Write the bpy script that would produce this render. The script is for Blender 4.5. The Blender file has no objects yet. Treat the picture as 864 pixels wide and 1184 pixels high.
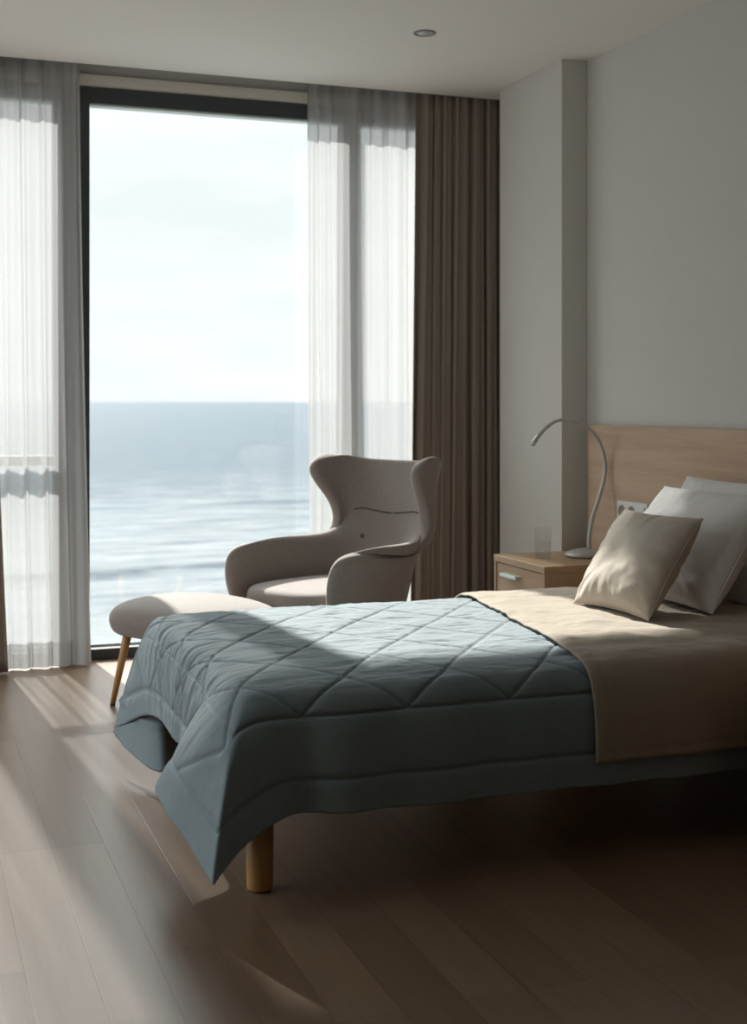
import bpy, bmesh, math, random
import numpy as np
from mathutils import Vector, Matrix

random.seed(4)
RNG = np.random.default_rng(7)
SC = bpy.context.scene
COL = SC.collection
R = math.radians

# ------------------------------------------------------------------ camera
F_PX = 1502.0
YAW = math.atan2(548.0, 1502.0)
EYE = 1.19
HOR = 464.0
cam_d = bpy.data.cameras.new('camera')
cam = bpy.data.objects.new('camera', cam_d)
COL.objects.link(cam)
cam.location = (0, 0, EYE)
cam.rotation_euler = (R(90), 0, -YAW)
cam_d.sensor_fit = 'HORIZONTAL'
cam_d.sensor_width = 36.0
cam_d.lens = 36.0 * F_PX / 864.0
cam_d.shift_y = -(592.0 - HOR) / 864.0
cam_d.clip_start = 0.05
cam_d.clip_end = 60000
cam_d.dof.use_dof = True
cam_d.dof.focus_distance = 3.9
cam_d.dof.aperture_fstop = 5.0
SC.camera = cam
CS, SN = math.cos(YAW), math.sin(YAW)


def at(px, py, Y=None, X=None, Z=None):
    """photo pixel -> world point on the plane Y, X or Z = const"""
    l = (px - 432.0) / F_PX
    q = (py - HOR) / F_PX
    rx, ry, rz = SN + l * CS, CS - l * SN, -q
    if Y is not None:
        k = Y / ry
    elif X is not None:
        k = X / rx
    else:
        k = (Z - EYE) / rz
    return Vector((rx * k, ry * k, EYE + rz * k))


# ------------------------------------------------------------------ colour management, world, sun
SC.view_settings.view_transform = 'Standard'
SC.view_settings.look = 'None'
SC.view_settings.exposure = 0.90
SC.view_settings.gamma = 1.0
SC.view_settings.use_curve_mapping = False
cy = SC.cycles
cy.use_denoising = True
cy.max_bounces = 10
cy.diffuse_bounces = 6
cy.glossy_bounces = 4
cy.transmission_bounces = 8
cy.transparent_max_bounces = 24
cy.caustics_reflective = False
cy.caustics_refractive = False
cy.sample_clamp_indirect = 4.0

SKY_LOW = 0.62
SKY_HIGH = 4.2
SUN_E = 6.0
SUN_DIR = Vector((0.105, -1.0, -0.69)).normalized()

w = bpy.data.worlds.new('sky')
SC.world = w
w.use_nodes = True
nt = w.node_tree
nt.nodes.clear()
N = nt.nodes.new
out = N('ShaderNodeOutputWorld')
bg = N('ShaderNodeBackground')
tc = N('ShaderNodeTexCoord')
mp = N('ShaderNodeMapping')
mp.inputs['Scale'].default_value = (1.6, 1.6, 9.0)
nz = N('ShaderNodeTexNoise')
nz.inputs['Scale'].default_value = 2.2
nz.inputs['Detail'].default_value = 6
nz.inputs['Roughness'].default_value = 0.55
cr = N('ShaderNodeValToRGB')
cr.color_ramp.elements[0].position = 0.38
cr.color_ramp.elements[0].color = (0.88, 0.92, 0.94, 1)
cr.color_ramp.elements[1].position = 0.6
cr.color_ramp.elements[1].color = (1.0, 1.0, 1.0, 1)
sx = N('ShaderNodeSeparateXYZ')
mr = N('ShaderNodeMapRange')
mr.interpolation_type = 'SMOOTHSTEP'
mr.inputs['From Min'].default_value = 0.20
mr.inputs['From Max'].default_value = 0.75
mr.inputs['To Min'].default_value = SKY_LOW
mr.inputs['To Max'].default_value = SKY_HIGH
L = nt.links.new
L(tc.outputs['Generated'], mp.inputs['Vector'])
L(mp.outputs['Vector'], nz.inputs['Vector'])
L(nz.outputs['Fac'], cr.inputs['Fac'])
L(cr.outputs['Color'], bg.inputs['Color'])
L(tc.outputs['Generated'], sx.inputs[0])
L(sx.outputs['Z'], mr.inputs['Value'])
L(mr.outputs['Result'], bg.inputs['Strength'])
L(bg.outputs[0], out.inputs[0])

sun_d = bpy.data.lights.new('sun', 'SUN')
sun_d.energy = SUN_E
sun_d.color = (1.0, 0.95, 0.89)
sun_d.angle = R(1.1)
sun = bpy.data.objects.new('sun', sun_d)
COL.objects.link(sun)
sun.location = (-2, 12, 8)
sun.rotation_euler = SUN_DIR.to_track_quat('-Z', 'Y').to_euler()

# sampling portal over the window openings (adds no light of its own)
po_d = bpy.data.lights.new('window_portal', 'AREA')
po_d.shape = 'RECTANGLE'
po_d.size, po_d.size_y = 4.0, 2.6
po_d.cycles.is_portal = True
po = bpy.data.objects.new('window_portal', po_d)
COL.objects.link(po)
po.location = (0.78, 6.2, 1.32)
po.rotation_euler = (R(-90), 0, 0)

pl_d = bpy.data.lights.new('window_portal', 'AREA')
pl_d.shape = 'RECTANGLE'
pl_d.size, pl_d.size_y = 2.5, 3.1
pl_d.cycles.is_portal = True
pl = bpy.data.objects.new('window_portal', pl_d)
COL.objects.link(pl)
pl.location = (-1.96, 4.15, 1.27)
pl.rotation_euler = (0, R(-90), 0)

# ------------------------------------------------------------------ materials
def new_mat(name):
    m = bpy.data.materials.new(name)
    m.use_nodes = True
    m.node_tree.nodes.clear()
    return m, m.node_tree.nodes.new, m.node_tree.links.new


def plain(name, col, rough=0.6, metal=0.0, noise=0.0, nscale=30.0, bump=0.0, bscale=200.0, stretch=(1, 1, 1),
          sheen=0.0, spec=0.5, col2=None, bdist=0.002):
    m, N, L = new_mat(name)
    o = N('ShaderNodeOutputMaterial')
    p = N('ShaderNodeBsdfPrincipled')
    p.inputs['Roughness'].default_value = rough
    p.inputs['Metallic'].default_value = metal
    p.inputs['Specular IOR Level'].default_value = spec
    if sheen:
        p.inputs['Sheen Weight'].default_value = sheen
        p.inputs['Sheen Roughness'].default_value = 0.5
    tc = N('ShaderNodeTexCoord')
    mp = N('ShaderNodeMapping')
    mp.inputs['Scale'].default_value = stretch
    L(tc.outputs['Object'], mp.inputs[0])
    a = N('ShaderNodeTexNoise')
    a.inputs['Scale'].default_value = nscale
    a.inputs['Detail'].default_value = 5
    L(mp.outputs[0], a.inputs['Vector'])
    r = N('ShaderNodeValToRGB')
    c2 = col2 or tuple(c * (1 - noise) for c in col)
    r.color_ramp.elements[0].position = 0.3
    r.color_ramp.elements[1].position = 0.7
    r.color_ramp.elements[0].color = (*c2, 1)
    r.color_ramp.elements[1].color = (*col, 1)
    L(a.outputs['Fac'], r.inputs[0])
    L(r.outputs[0], p.inputs['Base Color'])
    if bump:
        b = N('ShaderNodeTexNoise')
        b.inputs['Scale'].default_value = bscale
        b.inputs['Detail'].default_value = 4
        L(mp.outputs[0], b.inputs['Vector'])
        bn = N('ShaderNodeBump')
        bn.inputs['Strength'].default_value = bump
        bn.inputs['Distance'].default_value = bdist
        L(b.outputs['Fac'], bn.inputs['Height'])
        L(bn.outputs[0], p.inputs['Normal'])
    L(p.outputs[0], o.inputs[0])
    return m


def wood(name, c1, c2, axis='Y', rough=0.45, scale=1.0, ring=9.0):
    m, N, L = new_mat(name)
    o = N('ShaderNodeOutputMaterial')
    p = N('ShaderNodeBsdfPrincipled')
    p.inputs['Roughness'].default_value = rough
    tc = N('ShaderNodeTexCoord')
    mp = N('ShaderNodeMapping')
    s = {'X': (0.7, 11, 11), 'Y': (11, 0.7, 11), 'Z': (11, 11, 0.7)}[axis]
    mp.inputs['Scale'].default_value = tuple(v * scale for v in s)
    L(tc.outputs['Object'], mp.inputs[0])
    a = N('ShaderNodeTexNoise')
    a.inputs['Scale'].default_value = 1.6
    a.inputs['Detail'].default_value = 7
    a.inputs['Roughness'].default_value = 0.6
    a.inputs['Distortion'].default_value = 0.8
    L(mp.outputs[0], a.inputs['Vector'])
    f = N('ShaderNodeTexNoise')
    f.inputs['Scale'].default_value = ring
    f.inputs['Detail'].default_value = 3
    L(mp.outputs[0], f.inputs['Vector'])
    mx = N('ShaderNodeMath')
    mx.operation = 'MULTIPLY_ADD'
    mx.inputs[1].default_value = 0.35
    L(f.outputs['Fac'], mx.inputs[0])
    L(a.outputs['Fac'], mx.inputs[2])
    r = N('ShaderNodeValToRGB')
    r.color_ramp.elements[0].position = 0.45
    r.color_ramp.elements[1].position = 0.9
    r.color_ramp.elements[0].color = (*c2, 1)
    r.color_ramp.elements[1].color = (*c1, 1)
    L(mx.outputs[0], r.inputs[0])
    L(r.outputs[0], p.inputs['Base Color'])
    bn = N('ShaderNodeBump')
    bn.inputs['Strength'].default_value = 0.08
    bn.inputs['Distance'].default_value = 0.001
    L(f.outputs['Fac'], bn.inputs['Height'])
    L(bn.outputs[0], p.inputs['Normal'])
    L(p.outputs[0], o.inputs[0])
    return m


def floor_mat():
    m, N, L = new_mat('oak_floorboards')
    o = N('ShaderNodeOutputMaterial')
    p = N('ShaderNodeBsdfPrincipled')
    tc = N('ShaderNodeTexCoord')
    mp = N('ShaderNodeMapping')          # boards run along Y
    mp.inputs['Rotation'].default_value = (0, 0, R(90))
    mp.inputs['Location'].default_value = (0.0, -0.109, 0)
    L(tc.outputs['Object'], mp.inputs[0])
    b = N('ShaderNodeTexBrick')
    b.offset = 0.37
    b.offset_frequency = 3
    b.inputs['Scale'].default_value = 1.0
    b.inputs['Brick Width'].default_value = 1.18
    b.inputs['Row Height'].default_value = 0.1355
    b.inputs['Mortar Size'].default_value = 0.0013
    b.inputs['Mortar Smooth'].default_value = 0.3
    b.inputs['Bias'].default_value = 0.25
    b.inputs['Color1'].default_value = (0.125, 0.077, 0.044, 1)
    b.inputs['Color2'].default_value = (0.190, 0.124, 0.077, 1)
    b.inputs['Mortar'].default_value = (0.085, 0.052, 0.03, 1)
    L(mp.outputs[0], b.inputs['Vector'])
    g = N('ShaderNodeMapping')
    g.inputs['Scale'].default_value = (1.1, 16, 1)
    L(mp.outputs[0], g.inputs[0])
    n = N('ShaderNodeTexNoise')
    n.inputs['Scale'].default_value = 2.4
    n.inputs['Detail'].default_value = 8
    n.inputs['Roughness'].default_value = 0.62
    n.inputs['Distortion'].default_value = 0.5
    L(g.outputs[0], n.inputs['Vector'])
    r = N('ShaderNodeMapRange')
    r.inputs['From Min'].default_value = 0.3
    r.inputs['From Max'].default_value = 0.7
    r.inputs['To Min'].default_value = 0.86
    r.inputs['To Max'].default_value = 1.10
    L(n.outputs['Fac'], r.inputs[0])
    mx = N('ShaderNodeVectorMath')
    mx.operation = 'SCALE'
    L(b.outputs['Color'], mx.inputs[0])
    L(r.outputs[0], mx.inputs['Scale'])
    L(mx.outputs[0], p.inputs['Base Color'])
    p.inputs['Roughness'].default_value = 0.34
    p.inputs['Specular IOR Level'].default_value = 0.62
    bn = N('ShaderNodeBump')
    bn.inputs['Strength'].default_value = 0.25
    bn.inputs['Distance'].default_value = 0.0012
    inv = N('ShaderNodeMath')
    inv.operation = 'SUBTRACT'
    L(n.outputs['Fac'], inv.inputs[0])
    m5 = N('ShaderNodeMath')
    m5.operation = 'MULTIPLY'
    m5.inputs[1].default_value = 3.0
    L(b.outputs['Fac'], m5.inputs[0])
    L(m5.outputs[0], inv.inputs[1])
    L(inv.outputs[0], bn.inputs['Height'])
    L(bn.outputs[0], p.inputs['Normal'])
    L(p.outputs[0], o.inputs[0])
    return m


def sheer_mat():
    """woven voile: the more obliquely it is crossed, the less passes straight through"""
    m, N, L = new_mat('white_voile')
    o = N('ShaderNodeOutputMaterial')
    ge = N('ShaderNodeNewGeometry')
    dt = N('ShaderNodeVectorMath')
    dt.operation = 'DOT_PRODUCT'
    L(ge.outputs['Incoming'], dt.inputs[0])
    L(ge.outputs['Normal'], dt.inputs[1])
    ab = N('ShaderNodeMath')
    ab.operation = 'ABSOLUTE'
    L(dt.outputs['Value'], ab.inputs[0])
    mxm = N('ShaderNodeMath')
    mxm.operation = 'MAXIMUM'
    mxm.inputs[1].default_value = 0.12
    L(ab.outputs[0], mxm.inputs[0])
    dv = N('ShaderNodeMath')
    dv.operation = 'DIVIDE'
    dv.inputs[0].default_value = 1.0
    L(mxm.outputs[0], dv.inputs[1])
    pw = N('ShaderNodeMath')
    pw.operation = 'POWER'
    pw.inputs[0].default_value = 0.29
    L(dv.outputs[0], pw.inputs[1])
    tr = N('ShaderNodeBsdfTransparent')
    df = N('ShaderNodeBsdfDiffuse')
    df.inputs['Color'].default_value = (0.93, 0.93, 0.92, 1)
    tl = N('ShaderNodeBsdfTranslucent')
    tl.inputs['Color'].default_value = (0.36, 0.36, 0.365, 1)
    m1 = N('ShaderNodeMixShader')
    m1.inputs[0].default_value = 0.55
    L(df.outputs[0], m1.inputs[1])
    L(tl.outputs[0], m1.inputs[2])
    m2 = N('ShaderNodeMixShader')
    L(pw.outputs[0], m2.inputs[0])
    L(m1.outputs[0], m2.inputs[1])
    L(tr.outputs[0], m2.inputs[2])
    L(m2.outputs[0], o.inputs[0])
    return m


def glass_mat(name, tint=(0.97, 0.99, 0.985)):
    m, N, L = new_mat(name)
    o = N('ShaderNodeOutputMaterial')
    tr = N('ShaderNodeBsdfTransparent')
    tr.inputs[0].default_value = (*tint, 1)
    gl = N('ShaderNodeBsdfGlossy')
    gl.inputs['Roughness'].default_value = 0.0
    lw = N('ShaderNodeLayerWeight')
    lw.inputs['Blend'].default_value = 0.5
    f5 = N('ShaderNodeMath')
    f5.operation = 'POWER'
    f5.inputs[1].default_value = 5.0
    L(lw.outputs['Facing'], f5.inputs[0])
    fr = N('ShaderNodeMath')
    fr.operation = 'MULTIPLY_ADD'
    fr.inputs[1].default_value = 0.96
    fr.inputs[2].default_value = 0.04
    L(f5.outputs[0], fr.inputs[0])
    mx = N('ShaderNodeMixShader')
    L(fr.outputs[0], mx.inputs[0])
    L(tr.outputs[0], mx.inputs[1])
    L(gl.outputs[0], mx.inputs[2])
    L(mx.outputs[0], o.inputs[0])
    return m


def refract_mat(name, ior, col=(1, 1, 1)):
    m, N, L = new_mat(name)
    o = N('ShaderNodeOutputMaterial')
    g = N('ShaderNodeBsdfGlass')
    g.inputs['IOR'].default_value = ior
    g.inputs['Roughness'].default_value = 0.0
    g.inputs['Color'].default_value = (*col, 1)
    L(g.outputs[0], o.inputs[0])
    return m


def cloth(name, col, weave=700.0, bump=0.25, wr=0.0, sheen=0.3, var=0.06, wscale=22.0, wst=(1, 1, 1), trans=0.0):
    m, N, L = new_mat(name)
    o = N('ShaderNodeOutputMaterial')
    p = N('ShaderNodeBsdfPrincipled')
    p.inputs['Roughness'].default_value = 0.85
    p.inputs['Specular IOR Level'].default_value = 0.25
    p.inputs['Sheen Weight'].default_value = sheen
    p.inputs['Sheen Roughness'].default_value = 0.45
    tc = N('ShaderNodeTexCoord')
    a = N('ShaderNodeTexNoise')
    a.inputs['Scale'].default_value = 240
    a.inputs['Detail'].default_value = 3
    L(tc.outputs['Object'], a.inputs['Vector'])
    r = N('ShaderNodeValToRGB')
    r.color_ramp.elements[0].position = 0.35
    r.color_ramp.elements[1].position = 0.65
    r.color_ramp.elements[0].color = (*[c * (1 - var) for c in col], 1)
    r.color_ramp.elements[1].color = (*[min(1, c * (1 + var)) for c in col], 1)
    L(a.outputs['Fac'], r.inputs[0])
    L(r.outputs[0], p.inputs['Base Color'])
    b = N('ShaderNodeTexNoise')
    b.inputs['Scale'].default_value = weave
    b.inputs['Detail'].default_value = 2
    L(tc.outputs['Object'], b.inputs['Vector'])
    bn = N('ShaderNodeBump')
    bn.inputs['Strength'].default_value = bump
    bn.inputs['Distance'].default_value = 0.0008
    L(b.outputs['Fac'], bn.inputs['Height'])
    last = bn
    if wr:
        mp = N('ShaderNodeMapping')
        mp.inputs['Scale'].default_value = wst
        L(tc.outputs['Object'], mp.inputs[0])
        c = N('ShaderNodeTexNoise')
        c.inputs['Scale'].default_value = wscale
        c.inputs['Detail'].default_value = 5
        c.inputs['Roughness'].default_value = 0.55
        c.inputs['Distortion'].default_value = 0.6
        L(mp.outputs[0], c.inputs['Vector'])
        b2 = N('ShaderNodeBump')
        b2.inputs['Strength'].default_value = wr
        b2.inputs['Distance'].default_value = 0.008
        L(c.outputs['Fac'], b2.inputs['Height'])
        L(bn.outputs[0], b2.inputs['Normal'])
        last = b2
    L(last.outputs[0], p.inputs['Normal'])
    if trans:
        tl = N('ShaderNodeBsdfTranslucent')
        tl.inputs[0].default_value = (*col, 1)
        mx = N('ShaderNodeMixShader')
        mx.inputs[0].default_value = trans
        L(p.outputs[0], mx.inputs[1])
        L(tl.outputs[0], mx.inputs[2])
        L(mx.outputs[0], o.inputs[0])
    else:
        L(p.outputs[0], o.inputs[0])
    return m


def sea_mat():
    m, N, L = new_mat('sea_water')
    o = N('ShaderNodeOutputMaterial')
    p = N('ShaderNodeBsdfPrincipled')
    ge = N('ShaderNodeNewGeometry')
    # foam follows the distance to the shore (surf zone) and noise streaks
    sp = N('ShaderNodeSeparateXYZ')
    L(ge.outputs['Position'], sp.inputs[0])
    mp = N('ShaderNodeMapping')
    mp.inputs['Scale'].default_value = (0.06, 0.30, 1)
    L(ge.outputs['Position'], mp.inputs[0])
    n = N('ShaderNodeTexNoise')
    n.inputs['Scale'].default_value = 1.0
    n.inputs['Detail'].default_value = 9
    n.inputs['Roughness'].default_value = 0.66
    L(mp.outputs[0], n.inputs['Vector'])
    zone = N('ShaderNodeMapRange')
    zone.inputs['From Min'].default_value = 95
    zone.inputs['From Max'].default_value = 420
    zone.inputs['To Min'].default_value = 0.20
    zone.inputs['To Max'].default_value = -0.12
    L(sp.outputs['Y'], zone.inputs[0])
    ad = N('ShaderNodeMath')
    ad.operation = 'ADD'
    L(n.outputs['Fac'], ad.inputs[0])
    L(zone.outputs[0], ad.inputs[1])
    fr = N('ShaderNodeMapRange')
    fr.inputs['From Min'].default_value = 0.42
    fr.inputs['From Max'].default_value = 0.72
    L(ad.outputs[0], fr.inputs[0])
    # crest foam stored on the mesh
    at_ = N('ShaderNodeAttribute')
    at_.attribute_name = 'foam'
    mxm = N('ShaderNodeMath')
    mxm.operation = 'MAXIMUM'
    L(fr.outputs[0], mxm.inputs[0])
    L(at_.outputs['Fac'], mxm.inputs[1])
    at2 = N('ShaderNodeAttribute')
    at2.attribute_name = 'clear'
    sb = N('ShaderNodeMath')
    sb.operation = 'SUBTRACT'
    sb.use_clamp = True
    L(mxm.outputs[0], sb.inputs[0])
    L(at2.outputs['Fac'], sb.inputs[1])
    c = N('ShaderNodeValToRGB')
    c.color_ramp.elements[0].color = (0.066, 0.080, 0.092, 1)
    c.color_ramp.elements[1].color = (0.150, 0.160, 0.165, 1)
    L(sb.outputs[0], c.inputs[0])
    L(c.outputs[0], p.inputs['Base Color'])
    p.inputs['Roughness'].default_value = 0.6
    p.inputs['Specular IOR Level'].default_value = 0.02
    p.inputs['IOR'].default_value = 1.33
    m2 = N('ShaderNodeMapping')
    m2.inputs['Scale'].default_value = (0.16, 0.60, 1)
    L(ge.outputs['Position'], m2.inputs[0])
    n2 = N('ShaderNodeTexNoise')
    n2.inputs['Scale'].default_value = 1.0
    n2.inputs['Detail'].default_value = 7
    n2.inputs['Roughness'].default_value = 0.6
    L(m2.outputs[0], n2.inputs['Vector'])
    b = N('ShaderNodeBump')
    b.inputs['Strength'].default_value = 1.0
    b.inputs['Distance'].default_value = 1.6
    L(n2.outputs['Fac'], b.inputs['Height'])
    L(b.outputs[0], p.inputs['Normal'])
    L(p.outputs[0], o.inputs[0])
    return m


M = {
    'wall': plain('wall_paint', (0.62, 0.607, 0.568), 0.9, noise=0.02, nscale=6, bump=0.05, bscale=300),
    'ceil': plain('ceiling_paint', (0.82, 0.80, 0.755), 0.92, noise=0.01, nscale=5),
    'trim': plain('trim_paint', (0.80, 0.76, 0.68), 0.6, noise=0.02),
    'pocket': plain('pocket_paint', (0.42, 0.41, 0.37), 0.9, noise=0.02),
    'floor': floor_mat(),
    'frame': plain('anthracite_aluminium', (0.045, 0.055, 0.06), 0.45, noise=0.05),
    'bead': plain('pale_bead', (0.62, 0.72, 0.69), 0.35, metal=0.0),
    'pane': glass_mat('window_glass'),
    'sheer': sheer_mat(),
    'drape': cloth('taupe_drape', (0.275, 0.230, 0.192), weave=500, bump=0.3, sheen=0.15),
    'chair': cloth('taupe_wool', (0.265, 0.228, 0.208), weave=420, bump=0.8, sheen=0.35, var=0.14),
    'seamc': plain('dark_thread', (0.10, 0.085, 0.078), 0.9),
    'legw': wood('warm_oak_leg', (0.56, 0.32, 0.13), (0.42, 0.22, 0.085), 'Z', 0.4),
    'head': wood('pale_oak_veneer', (0.58, 0.415, 0.29), (0.44, 0.295, 0.195), 'Y', 0.5, 0.9),
    'night': wood('nightstand_oak_top', (0.55, 0.37, 0.22), (0.46, 0.30, 0.17), 'Y', 0.42),
    'nightv': wood('nightstand_oak_side', (0.53, 0.36, 0.21), (0.44, 0.285, 0.165), 'Z', 0.42),
    'comf': cloth('blue_grey_cotton', (0.225, 0.280, 0.310), weave=900, bump=0.1, wr=0.35, sheen=0.22, var=0.03,
                  wscale=16, wst=(0.6, 2.2, 1.5)),
    'beige': cloth('beige_linen', (0.37, 0.312, 0.248), weave=700, bump=0.2, wr=0.45, sheen=0.2, var=0.04, wscale=10),
    'cush': cloth('beige_cushion_linen', (0.50, 0.445, 0.38), weave=650, bump=0.25, wr=0.2, sheen=0.2, var=0.04, wscale=9),
    'white': cloth('white_percale', (0.74, 0.73, 0.725), weave=900, bump=0.1, wr=0.25, sheen=0.1, var=0.01, wscale=7),
    'matt': cloth('mattress_ticking', (0.7, 0.68, 0.64), sheen=0.1),
    'lamp': plain('silver_grey_metal', (0.52, 0.525, 0.50), 0.38, metal=0.35, noise=0.02),
    'handle': plain('satin_pull', (0.62, 0.74, 0.70), 0.3, metal=0.5),
    'white_pl': plain('white_plastic', (0.72, 0.71, 0.68), 0.35),
    'dark': plain('dark_recess', (0.05, 0.05, 0.05), 0.6),
    'sockgrey': plain('socket_well', (0.34, 0.32, 0.28), 0.5),
    'glass': glass_mat('tumbler_glass', (0.965, 0.975, 0.97)),
    'water': glass_mat('drinking_water', (0.95, 0.96, 0.96)),
    'rubber': plain('rubber', (0.03, 0.03, 0.03), 0.7),
    'sea': sea_mat(),
    'lens': plain('downlight_lens', (0.50, 0.52, 0.50), 0.3),
    'lring': plain('downlight_ring', (0.22, 0.225, 0.22), 0.4, metal=0.4),
    'door': wood('door_veneer', (0.5, 0.36, 0.24), (0.42, 0.29, 0.19), 'Z', 0.5),
}

# ------------------------------------------------------------------ object helpers
def link(name, me, mat=None, parent=None, smooth=False):
    o = bpy.data.objects.new(name, me)
    COL.objects.link(o)
    if mat is not None:
        me.materials.append(M[mat] if isinstance(mat, str) else mat)
    if parent is not None:
        o.parent = parent
    if smooth:
        me.polygons.foreach_set('use_smooth', [True] * len(me.polygons))
    return o


def bm_obj(name, bm, mat, parent=None, smooth=False, bevel=0.0, seg=2):
    bmesh.ops.recalc_face_normals(bm, faces=bm.faces[:])
    me = bpy.data.meshes.new(name)
    bm.to_mesh(me)
    bm.free()
    o = link(name, me, mat, parent, smooth)
    if bevel:
        b = o.modifiers.new('bevel', 'BEVEL')
        b.width = bevel
        b.segments = seg
        b.limit_method = 'ANGLE'
        b.angle_limit = R(40)
        me.polygons.foreach_set('use_smooth', [True] * len(me.polygons))
        wn = o.modifiers.new('wn', 'WEIGHTED_NORMAL')
        wn.keep_sharp = True
    return o


def box(bm, x0, x1, y0, y1, z0, z1, mtx=None):
    vs = [bm.verts.new(Vector(p) if mtx is None else mtx @ Vector(p)) for p in
          ((x0, y0, z0), (x1, y0, z0), (x1, y1, z0), (x0, y1, z0), (x0, y0, z1), (x1, y0, z1), (x1, y1, z1), (x0, y1, z1))]
    for f in ((0, 3, 2, 1), (4, 5, 6, 7), (0, 1, 5, 4), (1, 2, 6, 5), (2, 3, 7, 6), (3, 0, 4, 7)):
        bm.faces.new([vs[i] for i in f])


def lathe(bm, prof, n=32, c=(0, 0, 0), axis=None, closed=False):
    """prof: list of (r, h); axis: 3x3 matrix"""
    rings = []
    c = Vector(c)
    for r, h in prof:
        ring = []
        if r < 1e-6:
            p = Vector((0, 0, h))
            ring = [bm.verts.new((axis @ p if axis else p) + c)]
        else:
            for i in range(n):
                a = 2 * math.pi * i / n
                p = Vector((r * math.cos(a), r * math.sin(a), h))
                ring.append(bm.verts.new((axis @ p if axis else p) + c))
        rings.append(ring)
    for a, b in zip(rings[:-1], rings[1:]):
        for i in range(n):
            j = (i + 1) % n
            if len(a) == 1 and len(b) == 1:
                continue
            if len(a) == 1:
                bm.faces.new((a[0], b[i], b[j]))
            elif len(b) == 1:
                bm.faces.new((a[i], a[j], b[0]))
            else:
                bm.faces.new((a[i], a[j], b[j], b[i]))
    return rings


def tube(bm, pts, rad, n=12):
    pts = [Vector(p) for p in pts]
    rings = []
    up = Vector((0, 1, 0.01)).normalized()
    for i, p in enumerate(pts):
        t = (pts[min(i + 1, len(pts) - 1)] - pts[max(i - 1, 0)]).normalized()
        s = t.cross(up)
        if s.length < 1e-4:
            s = t.cross(Vector((1, 0, 0)))
        s.normalize()
        u = s.cross(t).normalized()
        r = rad[i] if hasattr(rad, '__len__') else rad
        rings.append([bm.verts.new(p + (s * math.cos(2 * math.pi * k / n) + u * math.sin(2 * math.pi * k / n)) * r) for k in range(n)])
    for a, b in zip(rings[:-1], rings[1:]):
        for k in range(n):
            bm.faces.new((a[k], a[(k + 1) % n], b[(k + 1) % n], b[k]))
    bm.faces.new(rings[0][::-1])
    bm.faces.new(rings[-1])


def catmull(pts, n):
    P = np.array(pts, float)
    m = len(P)
    t = np.linspace(0, m - 1, n)
    i = np.clip(t.astype(int), 0, m - 2)
    f = (t - i)[:, None]
    p0 = P[np.maximum(i - 1, 0)]
    p1 = P[i]
    p2 = P[i + 1]
    p3 = P[np.minimum(i + 2, m - 1)]
    return 0.5 * (2 * p1 + (p2 - p0) * f + (2 * p0 - 5 * p1 + 4 * p2 - p3) * f * f + (-p0 + 3 * p1 - 3 * p2 + p3) * f ** 3)


def grid_mesh(name, P, wrap=False):
    """P: (n, m, 3) array"""
    n, m = P.shape[:2]
    idx = np.arange(n * m).reshape(n, m)
    a = idx[:-1, :-1].ravel()
    b = idx[1:, :-1].ravel()
    c = idx[1:, 1:].ravel()
    d = idx[:-1, 1:].ravel()
    me = bpy.data.meshes.new(name)
    me.from_pydata(P.reshape(-1, 3).tolist(), [], np.stack([a, b, c, d], 1).tolist())
    me.update()
    return me


def noise2(x, y, seed=0, oct=3):
    """smooth value noise on arrays, about -1..1"""
    out = np.zeros_like(x, float)
    amp, tot = 1.0, 0.0
    rg = np.random.default_rng(seed)
    T = rg.uniform(-1, 1, (256, 256))
    for k in range(oct):
        xi = np.floor(x).astype(int)
        yi = np.floor(y).astype(int)
        fx = x - xi
        fy = y - yi
        fx = fx * fx * (3 - 2 * fx)
        fy = fy * fy * (3 - 2 * fy)
        g = lambda i, j: T[(xi + i) % 256, (yi + j) % 256]
        out += amp * ((g(0, 0) * (1 - fx) + g(1, 0) * fx) * (1 - fy) + (g(0, 1) * (1 - fx) + g(1, 1) * fx) * fy)
        tot += amp
        amp *= 0.5
        x = x * 2.03 + 11.3
        y = y * 2.03 + 7.7
    return out / tot


def grid_normals(P):
    du = np.gradient(P, axis=0)
    dv = np.gradient(P, axis=1)
    n = np.cross(du, dv)
    n /= np.linalg.norm(n, axis=2, keepdims=True) + 1e-12
    return n


def empty(name, loc, rz=0.0):
    o = bpy.data.objects.new(name, None)
    o.empty_display_size = 0.1
    o.location = loc
    o.rotation_euler = (0, 0, rz)
    COL.objects.link(o)
    return o


def tag(o, label, cat, group=None):
    o['label'] = label
    o['category'] = cat
    if group:
        o['group'] = group
    return o


def struct(o):
    o['kind'] = 'structure'
    return o


# ------------------------------------------------------------------ room shell
XL, XR, YB, YW, H = -1.75, 2.87, -1.6, 6.05, 2.70
YOUT = 6.27
bm = bmesh.new()
box(bm, XL - .2, XR + .2, YB - .2, YOUT, -0.12, 0)
struct(bm_obj('floor', bm, 'floor'))
bm = bmesh.new()
box(bm, XL - .2, XR + .2, YB - .2, 5.90, H, H + 0.2)          # suspended ceiling, stops short of the curtain slot
struct(bm_obj('ceiling', bm, 'ceil'))
bm = bmesh.new()
box(bm, XL - .2, XR + .2, 5.90, YOUT, H + 0.13, H + 0.2)
struct(bm_obj('trim_1', bm, 'pocket'))                        # top of the curtain slot
bm = bmesh.new()
box(bm, XR, XR + .2, YB - .2, YOUT, 0, H + .2)
struct(bm_obj('wall_right', bm, 'wall'))
bm = bmesh.new()
LW0, LW1 = 2.6, 5.7                                             # opening for the fill window added out of the picture
box(bm, XL - .2, XL, YB - .2, LW0, 0, H + .2)
box(bm, XL - .2, XL, LW1, YOUT, 0, H + .2)
box(bm, XL - .2, XL, LW0, LW1, 2.55, H + .2)
struct(bm_obj('wall_left', bm, 'wall'))
bm = bmesh.new()
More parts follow.
